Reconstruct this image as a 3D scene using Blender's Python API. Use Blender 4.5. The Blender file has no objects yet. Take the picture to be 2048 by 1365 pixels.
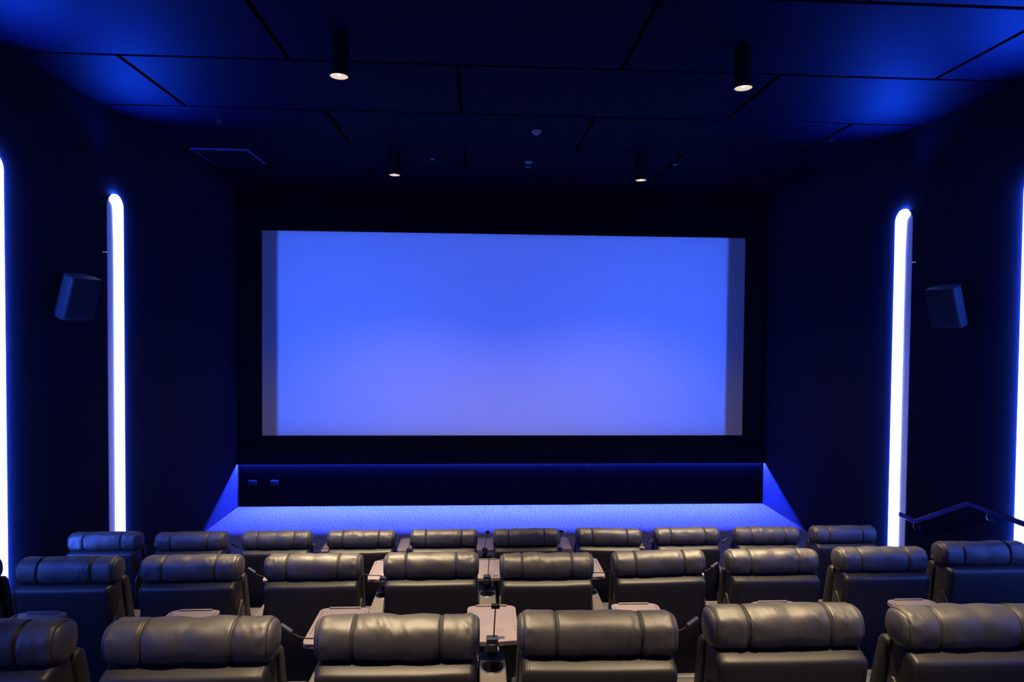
import bpy, bmesh, math, random
from mathutils import Vector, Matrix, noise
R = random.Random(7)
PI = math.pi
C = bpy.context.scene.collection
scene = bpy.context.scene

# ---------------------------------------------------------------- camera, world, exposure
Z0 = 2.9483                                   # eye height above the flat floor at the screen
F, YAW, PITCH, ROLL = 1250.0, 0.0524, -0.0243, 0.0085


def ray(u, v):
    a, b = u - 1024, v - 682.5
    cr, sr = math.cos(ROLL), math.sin(ROLL)
    x = cr * a + sr * b
    y = sr * a - cr * b
    z = F
    cp, sp = math.cos(PITCH), math.sin(PITCH)
    y, z = cp * y + sp * z, -sp * y + cp * z
    cy, sy = math.cos(YAW), math.sin(YAW)
    return Vector((cy * x + sy * z, -sy * x + cy * z, y))


fwd = ray(1024, 682.5).normalized()
right = (ray(1025, 682.5) - ray(1024, 682.5)).normalized()
up = right.cross(fwd)
cam = bpy.data.cameras.new('camera')
cam.sensor_width = 36
cam.lens = F / 2048 * 36
cam.clip_start = .02
co = bpy.data.objects.new('camera', cam)
C.objects.link(co)
M = Matrix.Identity(4)
for i in range(3):
    M[i][0], M[i][1], M[i][2] = right[i], up[i], -fwd[i]
M[2][3] = Z0
co.matrix_world = M
scene.camera = co

w = bpy.data.worlds.new('world')
w.use_nodes = True
w.node_tree.nodes['Background'].inputs[0].default_value = (0, 0, 0, 1)
w.node_tree.nodes['Background'].inputs[1].default_value = 0
scene.world = w
vs = scene.view_settings
vs.view_transform = 'Standard'
vs.look = 'None'
vs.gamma = 1
vs.use_curve_mapping = False
vs.exposure = 0.0

SPOT_W = 1400.0                                # each downlight
SPOT_COL = (1.0, .74, .45)
STRIP_COL = (.36, .42, 1.0)                   # front lens of the wall lights
STRIP_E = 5.0
EDGE_COL = (.040, .13, 1.0)                  # blue light edge of the wall lights, facing the screen
EDGE_E = 640.0
UPL_W = 70.0                                  # unseen lamp added above each wall light, washing the ceiling
LED_COL = (.030, .055, 1.0)                     # hidden tape under the screen
LED_E = 27000.0

# ---------------------------------------------------------------- materials
def mat(name, col, rough=.5, metal=0, spec=.5, bump=None, var=None, emit=None, estr=0):
    m = bpy.data.materials.new(name)
    m.use_nodes = True
    nt = m.node_tree
    b = nt.nodes['Principled BSDF']
    b.inputs['Base Color'].default_value = (*col, 1)
    b.inputs['Roughness'].default_value = rough
    b.inputs['Metallic'].default_value = metal
    b.inputs['Specular IOR Level'].default_value = spec
    tc = nt.nodes.new('ShaderNodeTexCoord')
    if var:
        sc, c2, lo, hi = var
        n = nt.nodes.new('ShaderNodeTexNoise')
        n.inputs['Scale'].default_value = sc
        n.inputs['Detail'].default_value = 3
        nt.links.new(tc.outputs['Object'], n.inputs['Vector'])
        r = nt.nodes.new('ShaderNodeMapRange')
        r.inputs[1].default_value = lo
        r.inputs[2].default_value = hi
        nt.links.new(n.outputs['Fac'], r.inputs[0])
        mx = nt.nodes.new('ShaderNodeMix')
        mx.data_type = 'RGBA'
        mx.inputs[6].default_value = (*col, 1)
        mx.inputs[7].default_value = (*c2, 1)
        nt.links.new(r.outputs[0], mx.inputs[0])
        nt.links.new(mx.outputs[2], b.inputs['Base Color'])
    if bump:
        prev = None
        for sc, st, dist in bump:
            n = nt.nodes.new('ShaderNodeTexNoise')
            n.inputs['Scale'].default_value = sc
            n.inputs['Detail'].default_value = 2
            nt.links.new(tc.outputs['Object'], n.inputs['Vector'])
            bn = nt.nodes.new('ShaderNodeBump')
            bn.inputs['Strength'].default_value = st
            bn.inputs['Distance'].default_value = dist
            nt.links.new(n.outputs['Fac'], bn.inputs['Height'])
            if prev:
                nt.links.new(prev.outputs[0], bn.inputs['Normal'])
            prev = bn
        nt.links.new(prev.outputs[0], b.inputs['Normal'])
    if emit:
        b.inputs['Emission Color'].default_value = (*emit, 1)
        b.inputs['Emission Strength'].default_value = estr
    return m


LEATHER = mat('black_leather', (.021, .020, .0185), .54, spec=.72, bump=[(16, .10, .02), (260, .12, .002)],
              var=(9, (.038, .036, .032), .35, .7))
SHADED_LEATHER = mat('black_leather_shaded', (.009, .0086, .008), .5, spec=.5, bump=[(260, .12, .002)])  # same leather with the shade of the seat backs put into the colour
SHADED_SIDE_LEATHER = mat('black_leather_shaded_side', (.010, .010, .010), .55, spec=.3, bump=[(260, .12, .002)])  # leather darkened in colour to stand for shade on the cushion sides
THREAD = mat('thread', (.012, .011, .011), .7)
CONSOLE = mat('console_vinyl', (.060, .055, .052), .5, spec=.4, bump=[(300, .1, .001)])
TRAY = mat('tray_plastic', (.145, .124, .132), .5, spec=.25, var=(9, (.13, .112, .119), .45, .7))
BLACKPL = mat('black_plastic', (.005, .005, .006), .55, spec=.12)
CHROME = mat('chrome', (.6, .6, .62), .22, metal=1)
CUPWELL = mat('cup_well', (.006, .006, .006), .6)
DARKMETAL = mat('dark_metal', (.035, .035, .04), .28, metal=1)
LAMPHEAD = mat('lamp_head_metal', (.014, .016, .036), .5, spec=.2)
FABRIC = mat('black_wall_fabric', (.009, .011, .022), .9, spec=.03, bump=[(220, .2, .002)])
VELVET = mat('black_velvet', (.0022, .0022, .003), .95, spec=.03)
LOWWALL = mat('black_lower_wall', (.0012, .0014, .002), .9, spec=.0)
CEIL = mat('navy_ceiling_panel', (.0006, .0009, .0049), .62, spec=.03, bump=[(90, .1, .003)],
           var=(3, (.0007, .0010, .0057), .4, .7))
CEILBACK = mat('ceiling_backing', (.003, .003, .004), .95, spec=.05)
SCREEN = mat('matte_screen', (.78, .78, .80), .95, spec=.05)
CARPET = mat('charcoal_carpet', (.018, .017, .024), .95, spec=.05, bump=[(120, .7, .012)],
             var=(52, (.155, .142, .165), .40, .66))
BLACKMETAL = mat('black_painted_metal', (.003, .003, .004), .6, spec=.08)
SPEAKER = mat('speaker_cabinet', (.012, .013, .018), .5, spec=.15)
GRILLE = mat('speaker_grille', (.008, .008, .011), .7, spec=.1)
WHITEPL = mat('white_plastic', (.16, .16, .17), .5, spec=.2)
REFLECTOR = mat('white_reflector', (.90, .90, .92), .6)
RIM = mat('strip_rim', (.25, .25, .28), .4)
LENS = mat('strip_lens', (.7, .75, .9), .4, emit=STRIP_COL, estr=STRIP_E)
EDGE = mat('strip_edge', (.7, .75, .9), .4, emit=EDGE_COL, estr=EDGE_E)
LEDM = mat('led_tape', (.7, .75, .9), .5, emit=LED_COL, estr=LED_E)
BULB = mat('downlight_lens', (.08, .075, .06), .4, emit=(.80, .66, .46), estr=1.0,
           bump=[(60, .5, .01)])
BULB_CORE = mat('downlight_core', (.8, .75, .65), .4, emit=(1, .88, .70), estr=1.3)

# ---------------------------------------------------------------- mesh helpers
def mesh_obj(name, verts, faces, m, parent=None, smooth=False, loc=None):
    me = bpy.data.meshes.new(name)
    me.from_pydata([tuple(v) for v in verts], [], faces)
    bm = bmesh.new()
    bm.from_mesh(me)
    bmesh.ops.recalc_face_normals(bm, faces=bm.faces)
    bm.to_mesh(me)
    bm.free()
    return link(name, me, m, parent, smooth, loc)


def link(name, me, m, parent=None, smooth=False, loc=None):
    if m and not me.materials:
        me.materials.append(m)
    if smooth:
        me.polygons.foreach_set('use_smooth', [True] * len(me.polygons))
        if smooth != 'all':
            me.set_sharp_from_angle(angle=math.radians(40))
    o = bpy.data.objects.new(name, me)
    C.objects.link(o)
    o.parent = parent
    if loc:
        o.location = loc
    return o


def bm_obj(name, bm, m, parent=None, smooth=True, loc=None):
    bmesh.ops.recalc_face_normals(bm, faces=bm.faces)
    me = bpy.data.meshes.new(name)
    bm.to_mesh(me)
    bm.free()
    return link(name, me, m, parent, smooth, loc)


def bm_box(bm, x0, x1, y0, y1, z0, z1, bev=0, seg=2):
    r = bmesh.ops.create_cube(bm, size=1)
    vs_ = r['verts']
    for v in vs_:
        v.co = Vector((x0 + (v.co.x + .5) * (x1 - x0), y0 + (v.co.y + .5) * (y1 - y0), z0 + (v.co.z + .5) * (z1 - z0)))
    if bev:
        es = list({e for v in vs_ for e in v.link_edges})
        bmesh.ops.bevel(bm, geom=es, offset=bev, segments=seg, profile=.5, affect='EDGES')


def box(name, x0, x1, y0, y1, z0, z1, m, parent=None, bev=0, seg=2):
    bm = bmesh.new()
    bm_box(bm, x0, x1, y0, y1, z0, z1, bev, seg)
    return bm_obj(name, bm, m, parent, smooth=bool(bev))


def bm_prism_x(bm, poly, x0, x1, bev=0, seg=3):
    """polygon in YZ pushed along X"""
    a = [bm.verts.new((x0, y, z)) for y, z in poly]
    b = [bm.verts.new((x1, y, z)) for y, z in poly]
    n = len(poly)
    bm.faces.new(a)
    bm.faces.new(b[::-1])
    for i in range(n):
        bm.faces.new((a[i], b[i], b[(i + 1) % n], a[(i + 1) % n]))
    bmesh.ops.recalc_face_normals(bm, faces=bm.faces)
    if bev:
        es = list({e for v in a + b for e in v.link_edges})
        bmesh.ops.bevel(bm, geom=es, offset=bev, segments=seg, profile=.5, affect='EDGES', clamp_overlap=True)


def bm_prism_z(bm, poly, z0, z1, bev=0, seg=2):
    a = [bm.verts.new((x, y, z0)) for x, y in poly]
    b = [bm.verts.new((x, y, z1)) for x, y in poly]
    n = len(poly)
    bm.faces.new(a[::-1])
    ft = bm.faces.new(b)
    for i in range(n):
        bm.faces.new((a[i], a[(i + 1) % n], b[(i + 1) % n], b[i]))
    if bev:
        bmesh.ops.bevel(bm, geom=list(ft.edges), offset=bev, segments=seg, profile=.5, affect='EDGES')


def bm_tube(bm, pts, r, n=6, closed=False):
    pts = [Vector(p) for p in pts]
    rings = []
    L = len(pts)
    prevn = None
    for i, p in enumerate(pts):
        if closed:
            t = pts[(i + 1) % L] - pts[i - 1]
        else:
            t = pts[min(i + 1, L - 1)] - pts[max(i - 1, 0)]
        t.normalize()
        if prevn is None:
            a = Vector((0, 0, 1)) if abs(t.z) < .9 else Vector((1, 0, 0))
            nn = (a - t * a.dot(t)).normalized()
        else:
            nn = (prevn - t * prevn.dot(t)).normalized()
        prevn = nn
        bb = t.cross(nn)
        rings.append([bm.verts.new(p + nn * (r * math.cos(2 * PI * k / n)) + bb * (r * math.sin(2 * PI * k / n))) for k in range(n)])
    m_ = L if closed else L - 1
    for i in range(m_):
        A, B = rings[i], rings[(i + 1) % L]
        for k in range(n):
            bm.faces.new((A[k], A[(k + 1) % n], B[(k + 1) % n], B[k]))
    if not closed:
        bm.faces.new(rings[0][::-1])
        bm.faces.new(rings[-1])


def bm_lathe(bm, prof, n=32, cx=0, cy=0):
    """(r,z) profile round the z axis"""
    rings = []
    for r, z in prof:
        if r < 1e-6:
            rings.append([bm.verts.new((cx, cy, z))])
        else:
            rings.append([bm.verts.new((cx + r * math.cos(2 * PI * k / n), cy + r * math.sin(2 * PI * k / n), z)) for k in range(n)])
    for A, B in zip(rings, rings[1:]):
        for k in range(n):
            k2 = (k + 1) % n
            if len(A) == 1 and len(B) == 1:
                continue
            if len(A) == 1:
                bm.faces.new((A[0], B[k], B[k2]))
            elif len(B) == 1:
                bm.faces.new((A[k], A[k2], B[0]))
            else:
                bm.faces.new((A[k], A[k2], B[k2], B[k]))


def lathe(name, prof, m, parent=None, n=32, loc=None):
    bm = bmesh.new()
    bm_lathe(bm, prof, n)
    return bm_obj(name, bm, m, parent, True, loc)


def tag(o, label, cat, group=None):
    o['label'] = label
    o['category'] = cat
    if group:
        o['group'] = group
    return o


def thing(name, label, cat, loc=(0, 0, 0), rz=0, group=None):
    o = bpy.data.objects.new(name, None)
    o.empty_display_size = .1
    C.objects.link(o)
    o.location = loc
    o.rotation_euler = (0, 0, rz)
    return tag(o, label, cat, group)


def struct(o):
    o['kind'] = 'structure'
    return o


def copy_tree(o, parent=None):
    c = o.copy()
    C.objects.link(c)
    c.parent = parent
    for ch in o.children:
        copy_tree(ch, c)
    return c


# ---------------------------------------------------------------- room
XL, XR = -3.85, 4.773
YF = 10.18                                    # plane of the black wall round the screen
YS = YF + .65                                 # the screen stands back behind it
YB = -2.6
FL1, FL2, FL3, FL4 = 0.0, .392, .774, 1.156   # tier floors
HC = 2.2066 + Z0                              # ceiling
ROW_Y = {1: 5.648, 2: 3.996, 3: 2.337}
ROW_Z = {1: FL1, 2: FL2, 3: FL3}
YE2, YE3, YE4 = 5.648 - .24, 3.996 - .24, 2.337 - .24   # tier edges

floor = struct(box('floor', XL, XR, YB, YS + .4, -.15, 0, CARPET))
for nm, y1, z0_, z1_ in (('tier_platform', YE2, 0, FL2), ('tier_platform', YE3, FL2, FL3), ('tier_platform', YE4, FL3, FL4)):
    o = box(nm, XL, XR, YB, y1, z0_, z1_, CARPET, floor, .012)
for y1, z0_, z1_ in ((YE2 + .56, 0, FL2 / 2), (YE2 + .28, FL2 / 2, FL2 - .001), (YE3 + .56, FL2, FL2 + .191), (YE3 + .28, FL2 + .191, FL3 - .001)):
    box('aisle_step', 3.90, XR - .002, (YE2 if z1_ < FL2 + .01 else YE3) - .05, y1, z0_ + .0005, z1_, CARPET, floor, .01)

struct(box('wall_left', XL - .2, XL, YB, YS + .4, -.15, HC + .3, FABRIC))
struct(box('wall_right', XR, XR + .2, YB, YS + .4, -.15, HC + .3, FABRIC))
struct(box('wall_back', XL, XR, YB - .2, YB, -.15, HC + .3, FABRIC))
struct(box('trim_1', XL, XR, YS + .25, YS + .4, 0, HC, VELVET))

# black wall round the screen: one mesh with an opening
sl, sr_, st, sb = -3.483, 4.415, 1.493 + Z0, -1.804 + Z0
FAS = -2.2518 + Z0                            # underside of the fascia over the light tape
bm = bmesh.new()
bm_box(bm, XL, sl, YF, YF + .05, FAS + .035, HC)
bm_box(bm, sr_, XR, YF, YF + .05, FAS + .035, HC)
bm_box(bm, sl, sr_, YF, YF + .05, st, HC)
bm_box(bm, sl, sr_, YF, YF + .05, FAS + .035, sb)
wf = struct(bm_obj('wall_front', bm, VELVET, None, False))
box('fascia', XL, XR, YF - .057, YF - .045, FAS, FAS + .25, VELVET, wf)
box('fascia_top', XL, XR, YF - .045, YF - .0005, FAS + .22, FAS + .25, VELVET, wf)
LOWY = YF + .012
for a, b in ((XL, -1.192), (-1.186, 1.80), (1.806, XR)):
    box('wall_panel', a, b, LOWY, LOWY + .03, 0, FAS + .03, LOWWALL, wf, .002, 1)
# light tape hidden in the fascia
led = tag(mesh_obj('light_tape', [(XL + .02, YF + .004, FAS + .028), (XR - .02, YF + .004, FAS + .028), (XR - .02, YF + .010, FAS + .028), (XL + .02, YF + .010, FAS + .028),
                                  (XL + .02, YF + .004, FAS + .031), (XR - .02, YF + .004, FAS + .031), (XR - .02, YF + .010, FAS + .031), (XL + .02, YF + .010, FAS + .031)],
                   [(0, 1, 2, 3), (4, 5, 6, 7), (0, 1, 5, 4), (2, 3, 7, 6), (1, 2, 6, 5), (3, 0, 4, 7)], LEDM),
          'long thin blue light tape hidden under the screen wall, washing the carpet', 'light')

scr = tag(box('projection_screen', XL + .03, XR - .03, YS, YS + .02, sb - .35, st + .35, SCREEN),
          'wide blank matte white cinema screen glowing pale blue, set back in black surround', 'screen')

# ceiling: dark backing with staggered panels below it
ceil = struct(box('ceiling', XL, XR, YB, YS + .4, HC + .035, HC + .25, CEILBACK))
XA, HALF, ZA, PB = -.199, 1.399, 5.370, 1.22
G = .017
n = -7
while ZA + PB * n < YF:
    y0, y1 = ZA + PB * n + G, ZA + PB * (n + 1) - G
    y0, y1 = max(y0, YB), min(y1, YF)
    off = XA if n % 2 == 0 else XA + HALF
    k = -4
    while True:
        x0, x1 = off + 2 * HALF * k + G, off + 2 * HALF * (k + 1) - G
        k += 1
        if x0 > XR:
            break
        x0, x1 = max(x0, XL + .01), min(x1, XR - .01)
        if x1 - x0 < .1 or y1 - y0 < .05:
            continue
        box('ceiling_panel', x0, x1, y0, y1, HC, HC + .034, CEIL, ceil, .004, 1)
    n += 1

# ---------------------------------------------------------------- wall light strips
STW = .128


def strip_mesh(side, z0, z1):
    """returns root-local meshes; u = along wall (+ = towards the screen), nrm = out of the wall"""
    s = 1 if side == 'left' else -1
    rad = STW
    zc = z1 - rad
    rows = [z0 + (zc - z0) * i / 10 for i in range(11)] + [zc + rad * math.sin(PI / 2 * i / 8) for i in range(1, 9)]
    def outl(z):
        return rad if z <= zc else math.sqrt(max(rad * rad - (z - zc) ** 2, 1e-6))
    def split(z):
        o_ = outl(z)
        base = -.030
        if z > zc - .04:
            t = min(1, (z - (zc - .04)) / .12)
            base = base + (-.16 - base) * t * t
        return max(-o_, base)
    V, Fc = [], []
    NU = 8
    for z in rows:
        o_, u0 = outl(z), split(z)
        for j in range(NU + 1):
            t = j / NU
            wfac = min(1, (o_ - u0) / .16)
            nr = .005 + .018 * wfac * min(1, math.sqrt(max(0, 1 - max(0, 1 - 2 * t) ** 2)))
            V.append((s * nr, u0 + (o_ - u0) * t, z))
    for i in range(len(rows) - 1):
        for j in range(NU):
            a = i * (NU + 1) + j
            Fc.append((a, a + 1, a + NU + 2, a + NU + 1))
    lens = (V, Fc)
    V, Fc = [], []
    NR = 4
    rr = [z for z in rows if split(z) > -outl(z) + .004]
    for z in rr:
        o_, u0 = outl(z), split(z)
        for j in range(NR + 1):
            t = j / NR
            V.append((s * .004, -o_ + (u0 + o_) * t, z))
    for i in range(len(rr) - 1):
        for j in range(NR):
            a = i * (NR + 1) + j
            Fc.append((a, a + 1, a + NR + 2, a + NR + 1))
    refl = (V, Fc)
    path = [(rad + .001, z0 + (zc - z0) * i / 6) for i in range(7)] + [((rad + .001) * math.cos(PI * i / 16), zc + (rad + .001) * math.sin(PI * i / 16)) for i in range(1, 12)]
    V = [(s * q, u, z) for u, z in path for q in (.003, .020)]
    Fc = [(2 * i, 2 * i + 1, 2 * i + 3, 2 * i + 2) for i in range(len(path) - 1)]
    edge = (V, Fc)
    pts = [(s * .003, rad + .004, z0), (s * .003, rad + .004, zc)]
    pts += [(s * .003, (rad + .004) * math.cos(PI * i / 16), zc + (rad + .004) * math.sin(PI * i / 16)) for i in range(1, 16)]
    pts += [(s * .003, -rad - .004, zc), (s * .003, -rad - .004, z0)]
    return lens, refl, edge, pts


STRIP_Y = [6.828, 5.134, 3.440, 1.746, .052]
STRIP_TOP = 1.345 + Z0
names = {0: 'nearest the screen', 1: 'second from the screen, cut by the photo edge', 2: 'third from the screen', 3: 'fourth from the screen',
         4: 'fifth from the screen', 5: 'sixth from the screen, by the back wall'}
for side, X in (('left', XL), ('right', XR)):
    for i, y in enumerate(STRIP_Y):
        fl = FL1 if y > YE2 + .5 else FL2 if y > YE3 else FL3 if y > YE4 else FL4
        lens, refl, edge, pts = strip_mesh(side, fl + .30, STRIP_TOP)
        root = thing('wall_light', f'tall round-topped blue-white light strip, {side} wall, {names[i]}', 'light', (X, y, 0), 0, 'wall light strips')
        mesh_obj('lens', *lens, LENS, root, 'all')
        mesh_obj('edge_light', *edge, EDGE, root, 'all')
        mesh_obj('reflector', *refl, REFLECTOR, root, 'all')
        bm = bmesh.new()
        bm_tube(bm, pts, .005, 6)
        bm_obj('rim', bm, RIM, root)
        sd = 1 if side == 'left' else -1
        ld = bpy.data.lights.new('added_uplight', 'AREA')  # extra area lamp without a fitting, added to brighten the ceiling near the strip
        ld.shape = 'DISK'
        ld.size = .10
        ld.energy = UPL_W
        ld.color = (.004, .055, 1.0)
        ld.spread = math.radians(94)
        lo = bpy.data.objects.new('added_uplight', ld)
        C.objects.link(lo)
        lo.parent = root
        lo.location = (sd * .10, 0, STRIP_TOP + .02)
        lo.rotation_euler = Vector((.62 * sd, -.40, .80)).to_track_quat('-Z', 'Y').to_euler()

# ---------------------------------------------------------------- ceiling fittings
def downlight(x, y, label):
    r = thing('downlight', label, 'light', (x, y, HC), 0, 'ceiling downlights')
    L = 2.2066 - 1.897
    lathe('body', [(.0, -.001), (.073, -.001), (.073, -L), (.069, -L), (.066, -L + .02), (.066, -.03), (0, -.03)], BLACKMETAL, r, 32)
    ln = lathe('lens', [(.0, -L + .016), (.03, -L + .013), (.067, -L + .004)], BULB, r, 32)
    lathe('bulb', [(0, -L + .008), (.012, -L + .010), (.016, -L + .0150)], BULB_CORE, ln, 16)
    ld = bpy.data.lights.new('spot', 'SPOT')
    ld.energy = SPOT_W * (.17 if y > 7 else 1.8 if y > 4 else 1.05 if y > 2 else .85)
    ld.color = SPOT_COL
    ld.spot_size = math.radians(124 if y > 7 else 55)
    ld.spot_blend = 1.0
    ld.shadow_soft_size = .05
    lo = bpy.data.objects.new('spot', ld)
    C.objects.link(lo)
    lo.parent = r
    lo.location = (0, 0, -L - .055)
    return r


LXL, LXR = -1.087, 2.075
for y, a in ((8.041, 'far pair, closer to the screen'), (4.898, 'near pair, over the seats'), (3.32, 'added unseen pair lighting the middle row'), (1.66, 'added unseen pair lighting the nearest row')):
    ins = .68 if y < 4 else 0                  # unseen pairs added to light the rows, set closer to even the light
    downlight(LXL + ins, y, f'black cylinder downlight, left one of the {a}')
    downlight(LXR - ins, y, f'black cylinder downlight, right one of the {a}')

h = thing('ceiling_hatch', 'square drop-down access hatch with lit front edge, in ceiling near left wall', 'hatch', (-3.285, 8.437, HC))
box('frame', -.36, .36, -.335, .335, -.022, -.001, mat('hatch_frame', (.03, .04, .12), .5, spec=.1), h, .003, 1)
box('door', -.33, .33, -.305, .305, -.027, -.0225, CEIL, h, .002, 1)

d = thing('smoke_detector', 'small round two-tier smoke detector on ceiling left of right near downlight', 'detector', (.629, 7.096, HC))
lathe('base', [(0, -.001), (.055, -.001), (.055, -.018), (.0, -.018)], WHITEPL, d, 24)
lathe('sensor', [(0, -.0185), (.030, -.0185), (.034, -.032), (.026, -.045), (0, -.047)], WHITEPL, d, 24)


def sprinkler(x, y, s, label):
    r = thing('sprinkler', label, 'sprinkler', (x, y, HC), 0, 'ceiling sprinklers')
    lathe('escutcheon', [(0, -.001), (.042 * s, -.001), (.040 * s, -.010 * s), (.012 * s, -.014 * s), (0, -.014 * s)], WHITEPL, r, 20)
    bm = bmesh.new()
    for q in (-1, 1):
        bm_tube(bm, [(q * .012 * s, 0, -.015 * s), (q * .024 * s, 0, -.032 * s), (q * .006 * s, 0, -.056 * s)], .004 * s, 5)
    bm_obj('yoke', bm, CHROME, r)
    lathe('deflector', [(0, -.057 * s), (.026 * s, -.058 * s), (.026 * s, -.061 * s), (0, -.062 * s)], CHROME, r, 16)


sprinkler(.643, 8.434, 1.25, 'larger pendent sprinkler head on ceiling between the far downlights')
sprinkler(-.637, 8.391, .7, 'tiny sprinkler head on ceiling right of the far left downlight')
sprinkler(2.63, 8.395, .7, 'tiny sprinkler head on ceiling right of the far right downlight')
for x, y, s_, t in ((-2.826, 7.006, 'left', 'behind the ceiling hatch'), (4.078, 7.159, 'right', 'near the right light strip')):
    r = thing('ceiling_sensor', f'small dark round ceiling sensor on the {s_} side', 'sensor', (x, y, HC), 0)
    lathe('base', [(0, -.001), (.05, -.001), (.048, -.012), (0, -.014)], BLACKPL, r, 20)
    lathe('dome', [(0, -.0145), (.028, -.0145), (.02, -.03), (0, -.036)], BLACKPL, r, 20)

# ---------------------------------------------------------------- wall speakers
def speaker(side):
    s = 1 if side == 'left' else -1
    X = XL if side == 'left' else XR
    r = thing('wall_speaker', f'dark wedge-shaped speaker tilted down on the {side} wall beside the light strip', 'speaker', (X, 6.00, .235 + Z0), -s * math.radians(20), 'wall speakers')
    t = math.radians(19)
    def P(x, y, z):
        xx, zz = x * math.cos(t) + z * math.sin(t), -x * math.sin(t) + z * math.cos(t)
        return (s * (xx + .155), y, zz)
    plan = [(-.08, -.10), (.0, -.145), (.10, -.145), (.10, .145), (0, .145), (-.08, .10)]
    bm = bmesh.new()
    a = [bm.verts.new(P(x, y, -.20)) for x, y in plan]
    b = [bm.verts.new(P(x, y, .20)) for x, y in plan]
    bm.faces.new(a); bm.faces.new(b)
    for i in range(6):
        bm.faces.new((a[i], a[(i + 1) % 6], b[(i + 1) % 6], b[i]))
    bmesh.ops.recalc_face_normals(bm, faces=bm.faces)
    bmesh.ops.bevel(bm, geom=bm.edges[:], offset=.008, segments=2, profile=.5, affect='EDGES')
    bm_obj('cabinet', bm, SPEAKER, r)
    V = [P(.1005, y, z) for y, z in ((-.134, -.185), (.134, -.185), (.134, .185), (-.134, .185))] + [P(.108, y, z) for y, z in ((-.134, -.185), (.134, -.185), (.134, .185), (-.134, .185))]
    mesh_obj('grille', V, [(0, 1, 2, 3), (4, 5, 6, 7), (0, 1, 5, 4), (1, 2, 6, 5), (2, 3, 7, 6), (3, 0, 4, 7)], GRILLE, r)
    bm = bmesh.new()
    bm_box(bm, min(s * .001, s * .02), max(s * .001, s * .02), -.06, .06, -.10, .10)
    bm_tube(bm, [(s * .018, 0, 0), (s * .12, 0, 0)], .018, 8)
    bm_obj('bracket', bm, BLACKMETAL, r)


speaker('left')
speaker('right')
for side, X, s, u, v in (('left', XL, 1, 197, 504), ('right', XR, -1, 1838, 525)):
    q = ray(u, v) * (X / ray(u, v).x)
    r = thing('safety_anchor', f'tiny metal eye bolt on the {side} wall above the speaker', 'bolt', (X, q.y, q.z + Z0))
    bm = bmesh.new()
    bm_tube(bm, [(s * .001, 0, 0), (s * .035, 0, 0)], .007, 8)
    bm_obj('shank', bm, CHROME, r)
    bm = bmesh.new()
    bm_tube(bm, [(s * (.055 - .02 * math.cos(2 * PI * k / 16)), .02 * math.sin(2 * PI * k / 16), 0) for k in range(16)], .005, 6, True)
    bm_obj('ring', bm, CHROME, r)

# outlet plates on the lower wall
for x0, x1, t in ((-3.69, -3.56, 'left one, nearer the corner'), (-3.336, -3.215, 'right one of the two')):
    r = thing('socket_plate', f'small dark socket plate on the black wall under the screen, {t}', 'socket', ((x0 + x1) / 2, LOWY, -2.565 + Z0), 0, 'socket plates under the screen')
    hw = (x1 - x0) / 2
    box('plate', -hw, hw, -.012, -.0005, -.045, .045, mat('socket_plate', (.006, .006, .007), .6, spec=.1), r, .002, 1)
    box('socket', -hw * .5, hw * .5, -.016, -.0125, -.025, .025, BLACKPL, r, .001, 1)

# ---------------------------------------------------------------- handrail
hr = thing('handrail', 'dark metal handrail stepping up along the right wall beside the aisle', 'handrail', (XR, 0, Z0))
px = -.08
pl = [(6.676, -2.062), (6.41, -2.062), (5.707, -1.667), (4.75, -1.667), (4.05, -1.285), (3.10, -1.285), (2.40, -.903), (1.2, -.903)]
pts = []
for i, (y, z) in enumerate(pl):
    if 0 < i < len(pl) - 1:
        a, b = Vector(pl[i - 1]), Vector(pl[i + 1])
        p = Vector((y, z))
        for e in (a, b):
            q = p + (e - p).normalized() * .02
            pts.append((px, q.x, q.y))
    else:
        pts.append((px, y, z))
bm = bmesh.new()
prof = [(-.010, -.024), (.010, -.024), (.014, -.020), (.014, .020), (.010, .024), (-.010, .024), (-.014, .020), (-.014, -.020)]
rings = []
for i, p in enumerate(pts):
    a, b = Vector(pts[max(0, i - 1)]), Vector(pts[min(len(pts) - 1, i + 1)])
    t = (b - a).normalized()
    nn = Vector((1, 0, 0)).cross(t)
    if nn.z < 0:
        nn = -nn
    rings.append([bm.verts.new(Vector(p) + Vector((1, 0, 0)) * c + nn * e) for c, e in prof])
for A, B in zip(rings, rings[1:]):
    for k in range(8):
        bm.faces.new((A[k], A[(k + 1) % 8], B[(k + 1) % 8], B[k]))
bm.faces.new(rings[0]); bm.faces.new(rings[-1])
bm_obj('rail', bm, DARKMETAL, hr, False)
for y, z in ((6.45, -2.062), (5.50, -1.667), (4.85, -1.667), (3.9, -1.285), (3.2, -1.285), (2.2, -.903)):
    bm = bmesh.new()
    bm_tube(bm, [(px, y, z - .0245), (px, y, z - .075), (px + .015, y, z - .09), (-.006, y, z - .09)], .008, 8)
    bm_tube(bm, [(-.008, y, z - .09), (-.001, y, z - .09)], .03, 16)
    bm_obj('bracket', bm, DARKMETAL, hr)

# ---------------------------------------------------------------- recliner seats
HCY, HCZ, HA, HB = .011, 1.013, .079, .076


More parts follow.
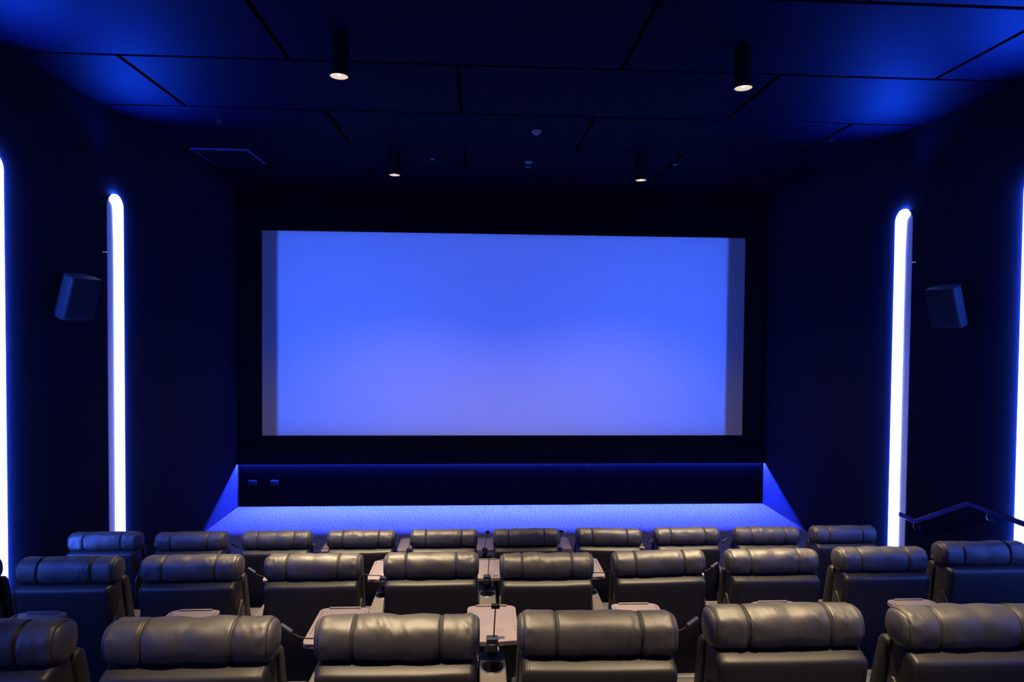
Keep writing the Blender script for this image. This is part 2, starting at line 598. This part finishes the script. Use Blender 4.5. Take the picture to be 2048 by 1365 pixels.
def hr_prof(x, ang, seed):
    ax = abs(x)
    if ax > .262:
        q = min(1, (ax - .262) / .040)
        sc = math.sqrt(max(0, 1 - .60 * q ** 2.4))
    else:
        sc = 1
    e = 2 / 2.5
    cu, su = math.cos(ang), math.sin(ang)
    y = math.copysign(abs(cu) ** e, cu)
    z = math.copysign(abs(su) ** e, su)
    # rear lower quarter tucks in under the roll
    nz = noise.noise(Vector((x * 11 + seed * 7.3, cu * 1.3, su * 1.3 + seed))) * .0045
    fold = noise.noise(Vector((x * 46 + cu * 2.2 + seed * 3.1, cu * 1.1 + 5, su * 1.1)))
    mask = max(0, noise.noise(Vector((x * 6 + seed * 9.7, su * .8, 3.3))) + .12) * 1.6
    nz += (abs(fold) - .25) * .0095 * mask * (.35 + .65 * max(0, -cu))
    q = math.exp(-((ax - .262) / .016) ** 2)
    nz += q * .0022 * math.sin(9 * (math.atan2(su, cu)) + seed * 2)
    groove = .0055 * math.exp(-((ax - .16) / .007) ** 2)
    puff = .004 * math.sin(PI * min(1, ax / .16)) if ax < .16 else .002
    edge = .004 * math.exp(-((ax - .284) / .006) ** 2)
    d = nz - groove - edge + puff
    return Vector((x, HCY + (HA + d) * y * sc * .97 - .012 * z * 0, HCZ + (HB + d) * z * (sc * .8 + .2) - .16 * max(0, (HA + d) * y * sc) * max(0, z) + .003 * noise.noise(Vector((x * 4, seed * 2.7, 0)))))


HXS = [-.302, -.300, -.297, -.293, -.289, -.286, -.284, -.282, -.279, -.274]
x_ = -.267
while x_ < -.003:
    HXS.append(x_)
    x_ += .002 if abs(abs(x_) - .16) < .014 else .0065
HXS = HXS + [0] + [-x for x in reversed(HXS)]
NP = 36


def make_headrest(seed, parent):
    V, Fc = [], []
    for x in HXS:
        for k in range(NP):
            V.append(hr_prof(x, 2 * PI * k / NP, seed))
    for i in range(len(HXS) - 1):
        for k in range(NP):
            a, b = i * NP + k, i * NP + (k + 1) % NP
            Fc.append((a, b, b + NP, a + NP))
    for e, i in ((-.304, 0), (.304, len(HXS) - 1)):
        cen = len(V)
        V.append(Vector((e, HCY, HCZ)))
        for k in range(NP):
            Fc.append((i * NP + k, i * NP + (k + 1) % NP, cen))
    hd = mesh_obj('headrest', V, Fc, LEATHER, parent, 'all')
    for sx in (-1, 1):
        bm = bmesh.new()
        for off in (-.0062, 0, .0062):
            xx = sx * (.16 + off)
            ps = []
            for k in range(NP):
                p = hr_prof(xx, 2 * PI * k / NP, seed)
                dv = (p - Vector((xx, HCY, HCZ))).normalized()
                ps.append(p + dv * (.0006 if off else -.0002))
            bm_tube(bm, ps, .0016 if off else .0012, 4, True)
        bm_obj('seam', bm, THREAD, hd)
        bm = bmesh.new()
        xx = sx * .284
        ps = []
        for k in range(NP):
            p = hr_prof(xx, 2 * PI * k / NP, seed)
            dv = (p - Vector((xx, HCY, HCZ))).normalized()
            ps.append(p + dv * .0008)
        bm_tube(bm, ps, .0024, 5, True)
        bm_obj('piping', bm, THREAD, hd)
    return hd


def make_seat(seed):
    root = thing('recliner_seat', '', 'seat', group='black leather recliners')
    make_headrest(seed, root)
    # rear panel with a rounded ledge below the headrest
    bm = bmesh.new()
    W = .289
    ns = 12
    prof = [(.060, .13), (-.020, .50), (-.082, .80), (-.0945, .880), (-.097, .905), (-.0965, .914), (-.094, .923), (-.087, .930), (-.045, .947), (.03, .956), (.125, .40), (.125, .13)]
    xs = [-W, -W + .002, -W + .007, -W + .014, -W + .022] + [-.2, -.1, 0, .1, .2] + [W - .022, W - .014, W - .007, W - .002, W]
    def inset(x):
        q = max(0, abs(x) - (W - .022)) / .022
        return .020 * (1 - math.sqrt(max(0, 1 - q * q)))
    rings = []
    for x in xs:
        ins = inset(x)
        ring = []
        for j, (y, z) in enumerate(prof):
            sag = .0025 * noise.noise(Vector((x * 7, seed * 4.4, z * 3)))
            yy = min(y + ins, max(y, .035)) if j < 10 else y
            zz = z - (ins if 3 < j < 10 else 0) + (sag - .005 * (1 - (x / W) ** 2) * .6 if 5 < j < 10 else 0)
            ring.append(bm.verts.new((x, yy, zz)))
        rings.append(ring)
    for A, B in zip(rings, rings[1:]):
        for k in range(len(prof)):
            k2 = (k + 1) % len(prof)
            bm.faces.new((A[k], A[k2], B[k2], B[k]))
    bm.faces.new(rings[0]); bm.faces.new(rings[-1])
    bp = bm_obj('back_panel', bm, SHADED_LEATHER, root, 'all')
    bp.data.set_sharp_from_angle(angle=math.radians(60))
    for sx in (-1, 1):
        bm = bmesh.new()
        for off in (0, .007):
            xx = sx * (W - .020 - off)
            ps = [(xx, y - .0006 if j < 6 else y, z + (.0008 if j > 4 else 0) - (.002 if 5 < j else 0)) for j, (y, z) in enumerate(prof[:9])]
            bm_tube(bm, ps, .0014, 4)
        bm_obj('seam', bm, THREAD, bp)
    bm = bmesh.new()
    bm_prism_x(bm, [(.135, .36), (.048, .90), (.06, .935), (.10, .945), (.122, .92), (.14, .85), (.185, .65), (.262, .44), (.262, .36)], -.296, .296, .022, 3)
    bm_obj('backrest', bm, SHADED_SIDE_LEATHER, root)
    bm = bmesh.new()
    bm_prism_x(bm, [(.275, .27), (.275, .43), (.33, .455), (.60, .48), (.655, .45), (.655, .27)], -.285, .285, .03, 3)
    bm_obj('seat_cushion', bm, LEATHER, root)
    box('footrest', -.28, .28, .66, .72, .10, .44, LEATHER, root, .02)
    box('base', -.27, .27, .04, .64, .002, .265, BLACKPL, root, .01)
    for sx in (-1, 1):
        bm = bmesh.new()
        a, b = sorted((sx * .291, sx * .304))
        bm_prism_x(bm, [(-.080, .50), (-.082, .69), (-.02, .775), (.004, .806), (.022, .803), (.050, .74), (.070, .50)], a, b, .005, 2)
        bm_obj('side_wing', bm, SHADED_LEATHER, root)
    return root


protos = [make_seat(i + 1) for i in range(5)]
ORD = ['first', 'second', 'third', 'fourth', 'fifth', 'sixth', 'seventh', 'eighth', 'ninth', 'tenth']
X0, PITCHX = -.300, .745
ROWS = {1: list(range(-4, 6)), 2: list(range(-4, 6)), 3: list(range(-2, 4))}
dX = {(2, 4): .006, (2, 5): -.006, (2, 3): .005, (2, -1): .005, (2, 0): .005, (1, 0): -.005, (1, 2): -.005, (1, 3): -.005}
LEAN = {(3, -2): -.8, (2, 5): 4.5, (2, 4): 1.0, (3, -1): -.9, (3, 0): -1.3, (3, 2): .7, (2, 1): -1.0, (3, 3): -.6, (1, -4): .5, (1, 5): .6, (3, 1): -1.0}
YAWS = {(3, 0): .6, (3, 1): .9, (2, 2): -1.0, (1, 2): 1.4}
used = set()


def seat_label(row, k):
    if row == 1:
        return f'black leather recliner seen from behind, front row by the screen, {ORD[k + 4]} from the left'
    if row == 2:
        if k == -4:
            return 'black leather recliner at the left end of the middle row, cut by the photo edge'
        look = ', lit blue' if k in (-3, 5) else ''
        return f'black leather recliner seen from behind{look}, middle row, {ORD[5 - k]} from the right'
    return {-2: 'black leather recliner in the nearest row, cut off by the left photo edge',
            -1: 'black leather recliner in the nearest row, second from left, beside an empty gap',
            0: 'black leather recliner in the nearest row, left of the central cup holder',
            1: 'black leather recliner in the nearest row, right of the central cup holder',
            2: 'black leather recliner in the nearest row, second from the right',
            3: 'black leather recliner in the nearest row, cut off by the right photo edge'}[k]


cnt = 0
for row, ks in ROWS.items():
    for k in ks:
        p = protos[(cnt * 2 + row) % 5]
        cnt += 1
        if id(p) not in used:
            used.add(id(p))
            o = p
        else:
            o = copy_tree(p)
        o.location = (X0 + PITCHX * k + dX.get((row, k), 0), ROW_Y[row], ROW_Z[row])
        o['label'] = seat_label(row, k)
        th = math.radians(-LEAN.get((row, k), 0) + R.uniform(-.15, .15))
        yw = math.radians(YAWS.get((row, k), R.uniform(-.3, .3)))
        piv = Vector((0, .30, .36))
        for ch in o.children:
            if ch.name.startswith(('headrest', 'back_panel', 'backrest')):
                m_ = Matrix.Translation(piv) @ Matrix.Rotation(yw, 4, 'Y') @ Matrix.Rotation(th, 4, 'X') @ Matrix.Translation(-piv)
                ch.matrix_basis = m_

# ---------------------------------------------------------------- armrest consoles with tray, cup holder and reading lamp
def rounded(pts, r, n=5):
    out = []
    L = len(pts)
    for i in range(L):
        p, a, b = Vector(pts[i]), Vector(pts[i - 1]), Vector(pts[(i + 1) % L])
        da, db = (a - p).normalized(), (b - p).normalized()
        p0, p1 = p + da * r, p + db * r
        for q in range(n + 1):
            t = q / n
            out.append(tuple((1 - t) ** 2 * p0 + 2 * t * (1 - t) * p + t * t * p1))
    return out


CT = .62                                       # console top
HWC = .060


def make_console(var):
    root = thing('armrest_console', '', 'armrest', group='armrest consoles between the recliners')
    # body with a cup well through its top
    bm = bmesh.new()
    cyc = .470
    y0, y1 = .045, .61
    outer = rounded([(-HWC, y0), (HWC, y0), (HWC, y1), (-HWC, y1)], .012, 3)
    NC = 32
    circ = [(.049 * math.cos(2 * PI * q / NC), cyc + .049 * math.sin(2 * PI * q / NC)) for q in range(NC)]
    ob = [bm.verts.new((x, y, .002)) for x, y in outer]
    om = [bm.verts.new((x, y, CT - .008)) for x, y in outer]
    ot = [bm.verts.new((x * .92, (y - .33) * .985 + .33, CT)) for x, y in outer]
    ct = [bm.verts.new((x, y, CT)) for x, y in circ]
    L = len(outer)
    bm.faces.new(ob[::-1])
    for i in range(L):
        j = (i + 1) % L
        bm.faces.new((ob[i], ob[j], om[j], om[i]))
        bm.faces.new((om[i], om[j], ot[j], ot[i]))
    edges = []
    for ring in (ot, ct):
        for i in range(len(ring)):
            a, b = ring[i], ring[(i + 1) % len(ring)]
            e = bm.edges.get((a, b)) or bm.edges.new((a, b))
            edges.append(e)
    bmesh.ops.triangle_fill(bm, edges=edges, use_beauty=True, use_dissolve=False)
    bd = bm_obj('body', bm, CONSOLE, root, False)
    cup = lathe('cup_holder', [(.0485, CT + .001), (.047, CT - .012), (.045, CT - .085), (0, CT - .085)], CUPWELL, root, 32, (0, cyc, 0))
    lathe('ring', [(.0485, CT + .0005), (.0495, CT + .004), (.053, CT + .0045), (.056, CT + .001)], CHROME, cup, 32)
    # tray
    tz = .722
    top = [(-.123, .872), (-.123, .545)]
    bow = [(-.123 + .246 * i / 10, .508 - .012 * math.sin(PI * i / 10)) for i in range(11)]
    outl = rounded([(-.123, .870), (-.123, .506)], .028, 4) if False else None
    base = rounded([(-.123, .870), (-.123, .510), (0, .494), (.123, .510), (.123, .870)], .030, 5)
    bm = bmesh.new()
    bm_prism_z(bm, base[::-1], tz - .020, tz, .004, 2)
    tr = bm_obj('tray', bm, TRAY, root)
    bm = bmesh.new()
    bm_box(bm, -.080, .080, .858, .868, tz + .0003, tz + .007, .002, 1)
    for sx in (-1, 1):
        a, b = sorted((sx * .106, sx * .111))
        bm_box(bm, a, b, .60, .845, tz + .0003, tz + .0045, .001, 1)
    bm_obj('lip', bm, TRAY, tr)
    bm = bmesh.new()
    bm_tube(bm, [(0, .575, CT + .0005), (0, .575, tz - .0285)], .024, 14)
    bm_tube(bm, [(0, .575, tz - .028), (0, .575, tz - .0205)], .045, 18)
    bm_box(bm, -.03, .03, .535, .72, tz - .028, tz - .0203, .002, 1)
    bm_obj('tray_bracket', bm, BLACKPL, root)
    # reading lamp on a thin bent neck, clamped to the near edge of the tray
    bm = bmesh.new()
    bm_box(bm, -.030, .022, .478, .520, tz + .0005, tz + .022, .004, 2)
    bm_box(bm, -.022, .014, .470, .492, tz - .035, tz + .0004, .004, 2)
    cl = bm_obj('lamp_clamp', bm, LAMPHEAD, root)
    bez = {'up': [(.004, .500, tz + .02), (.006, .505, tz + .06), (.010, .535, tz + .11), (.012, .552, tz + .135)],
           'left': [(-.01, .50, tz + .02), (-.035, .49, tz + .05), (-.10, .485, tz + .015), (-.165, .50, tz + .058)],
           'right': [(.01, .50, tz + .02), (.035, .49, tz + .05), (.10, .485, tz + .015), (.165, .50, tz + .058)],
           'tilt': [(-.006, .500, tz + .02), (.000, .505, tz + .06), (.018, .55, tz + .12), (.024, .575, tz + .15)]}[var]
    cp = [Vector(q) for q in bez]
    ps = []
    for i in range(13):
        t = i / 12
        ps.append((1 - t) ** 3 * cp[0] + 3 * t * (1 - t) ** 2 * cp[1] + 3 * t * t * (1 - t) * cp[2] + t ** 3 * cp[3])
    bm = bmesh.new()
    bm_tube(bm, ps, .0032, 6)
    nk = bm_obj('lamp_neck', bm, BLACKPL, root)
    dv = (ps[-1] - ps[-2]).normalized()
    bm = bmesh.new()
    if var in ('left', 'right'):
        bm_tube(bm, [ps[-1], ps[-1] + dv * .004, ps[-1] + dv * .058, ps[-1] + dv * .060], .013, 10)
    else:
        bm_box(bm, -.020, .020, -.012, .012, -.010, .010, .004, 2)
        for v in bm.verts:
            v.co += ps[-1] + dv * .006
    bm_obj('lamp_head', bm, BLACKPL if var in ('up', 'tilt') else LAMPHEAD, nk)
    return root


cproto = {v: make_console(v) for v in ('up', 'left', 'right', 'tilt')}
cused = set()


def console_label(row, k):
    if row < 3 and k == 5:
        return f'armrest with pale tray at the aisle end of the {"front" if row == 1 else "middle"} row'
    if row == 1:
        return f'armrest with pale tray, front row, between recliners {ORD[k + 4]} and {ORD[k + 5]} from left'
    if row == 2:
        if k == -4:
            return 'grey-topped armrest with pale tray, middle row, farthest left'
        return f'armrest with pale tray, middle row, between recliners {ORD[4 - k]} and {ORD[5 - k]} from right'
    return {-2: 'armrest with pale tray, nearest row, between the cut-off left recliner and the next',
            -1: 'armrest with pale tray and lamp bent left, nearest row, left of the central pair',
            0: 'armrest with pale tray, upright reading lamp and cup holder, centre of nearest row',
            1: 'armrest with pale tray, nearest row, right of the central pair',
            2: 'armrest with pale tray, nearest row, beside the recliner cut by right edge',
            -3: 'armrest with pale tray, nearest row, at the left photo edge',
            3: 'armrest with pale tray, nearest row, at the right photo edge'}[k]


for row in (1, 2, 3):
    ks = range(-4, 6) if row < 3 else range(-3, 4)
    for k in ks:
        if k == 0:
            var = 'tilt' if row == 1 else 'up'
        elif row == 1 and k in (-1, 1):
            var = 'tilt'
        else:
            var = 'left' if k < 0 else 'right'
        if var not in cused:
            cused.add(var)
            o = cproto[var]
        else:
            o = copy_tree(cproto[var])
        o.location = (X0 + PITCHX * (k + .5), ROW_Y[row], ROW_Z[row])
        o['label'] = console_label(row, k)
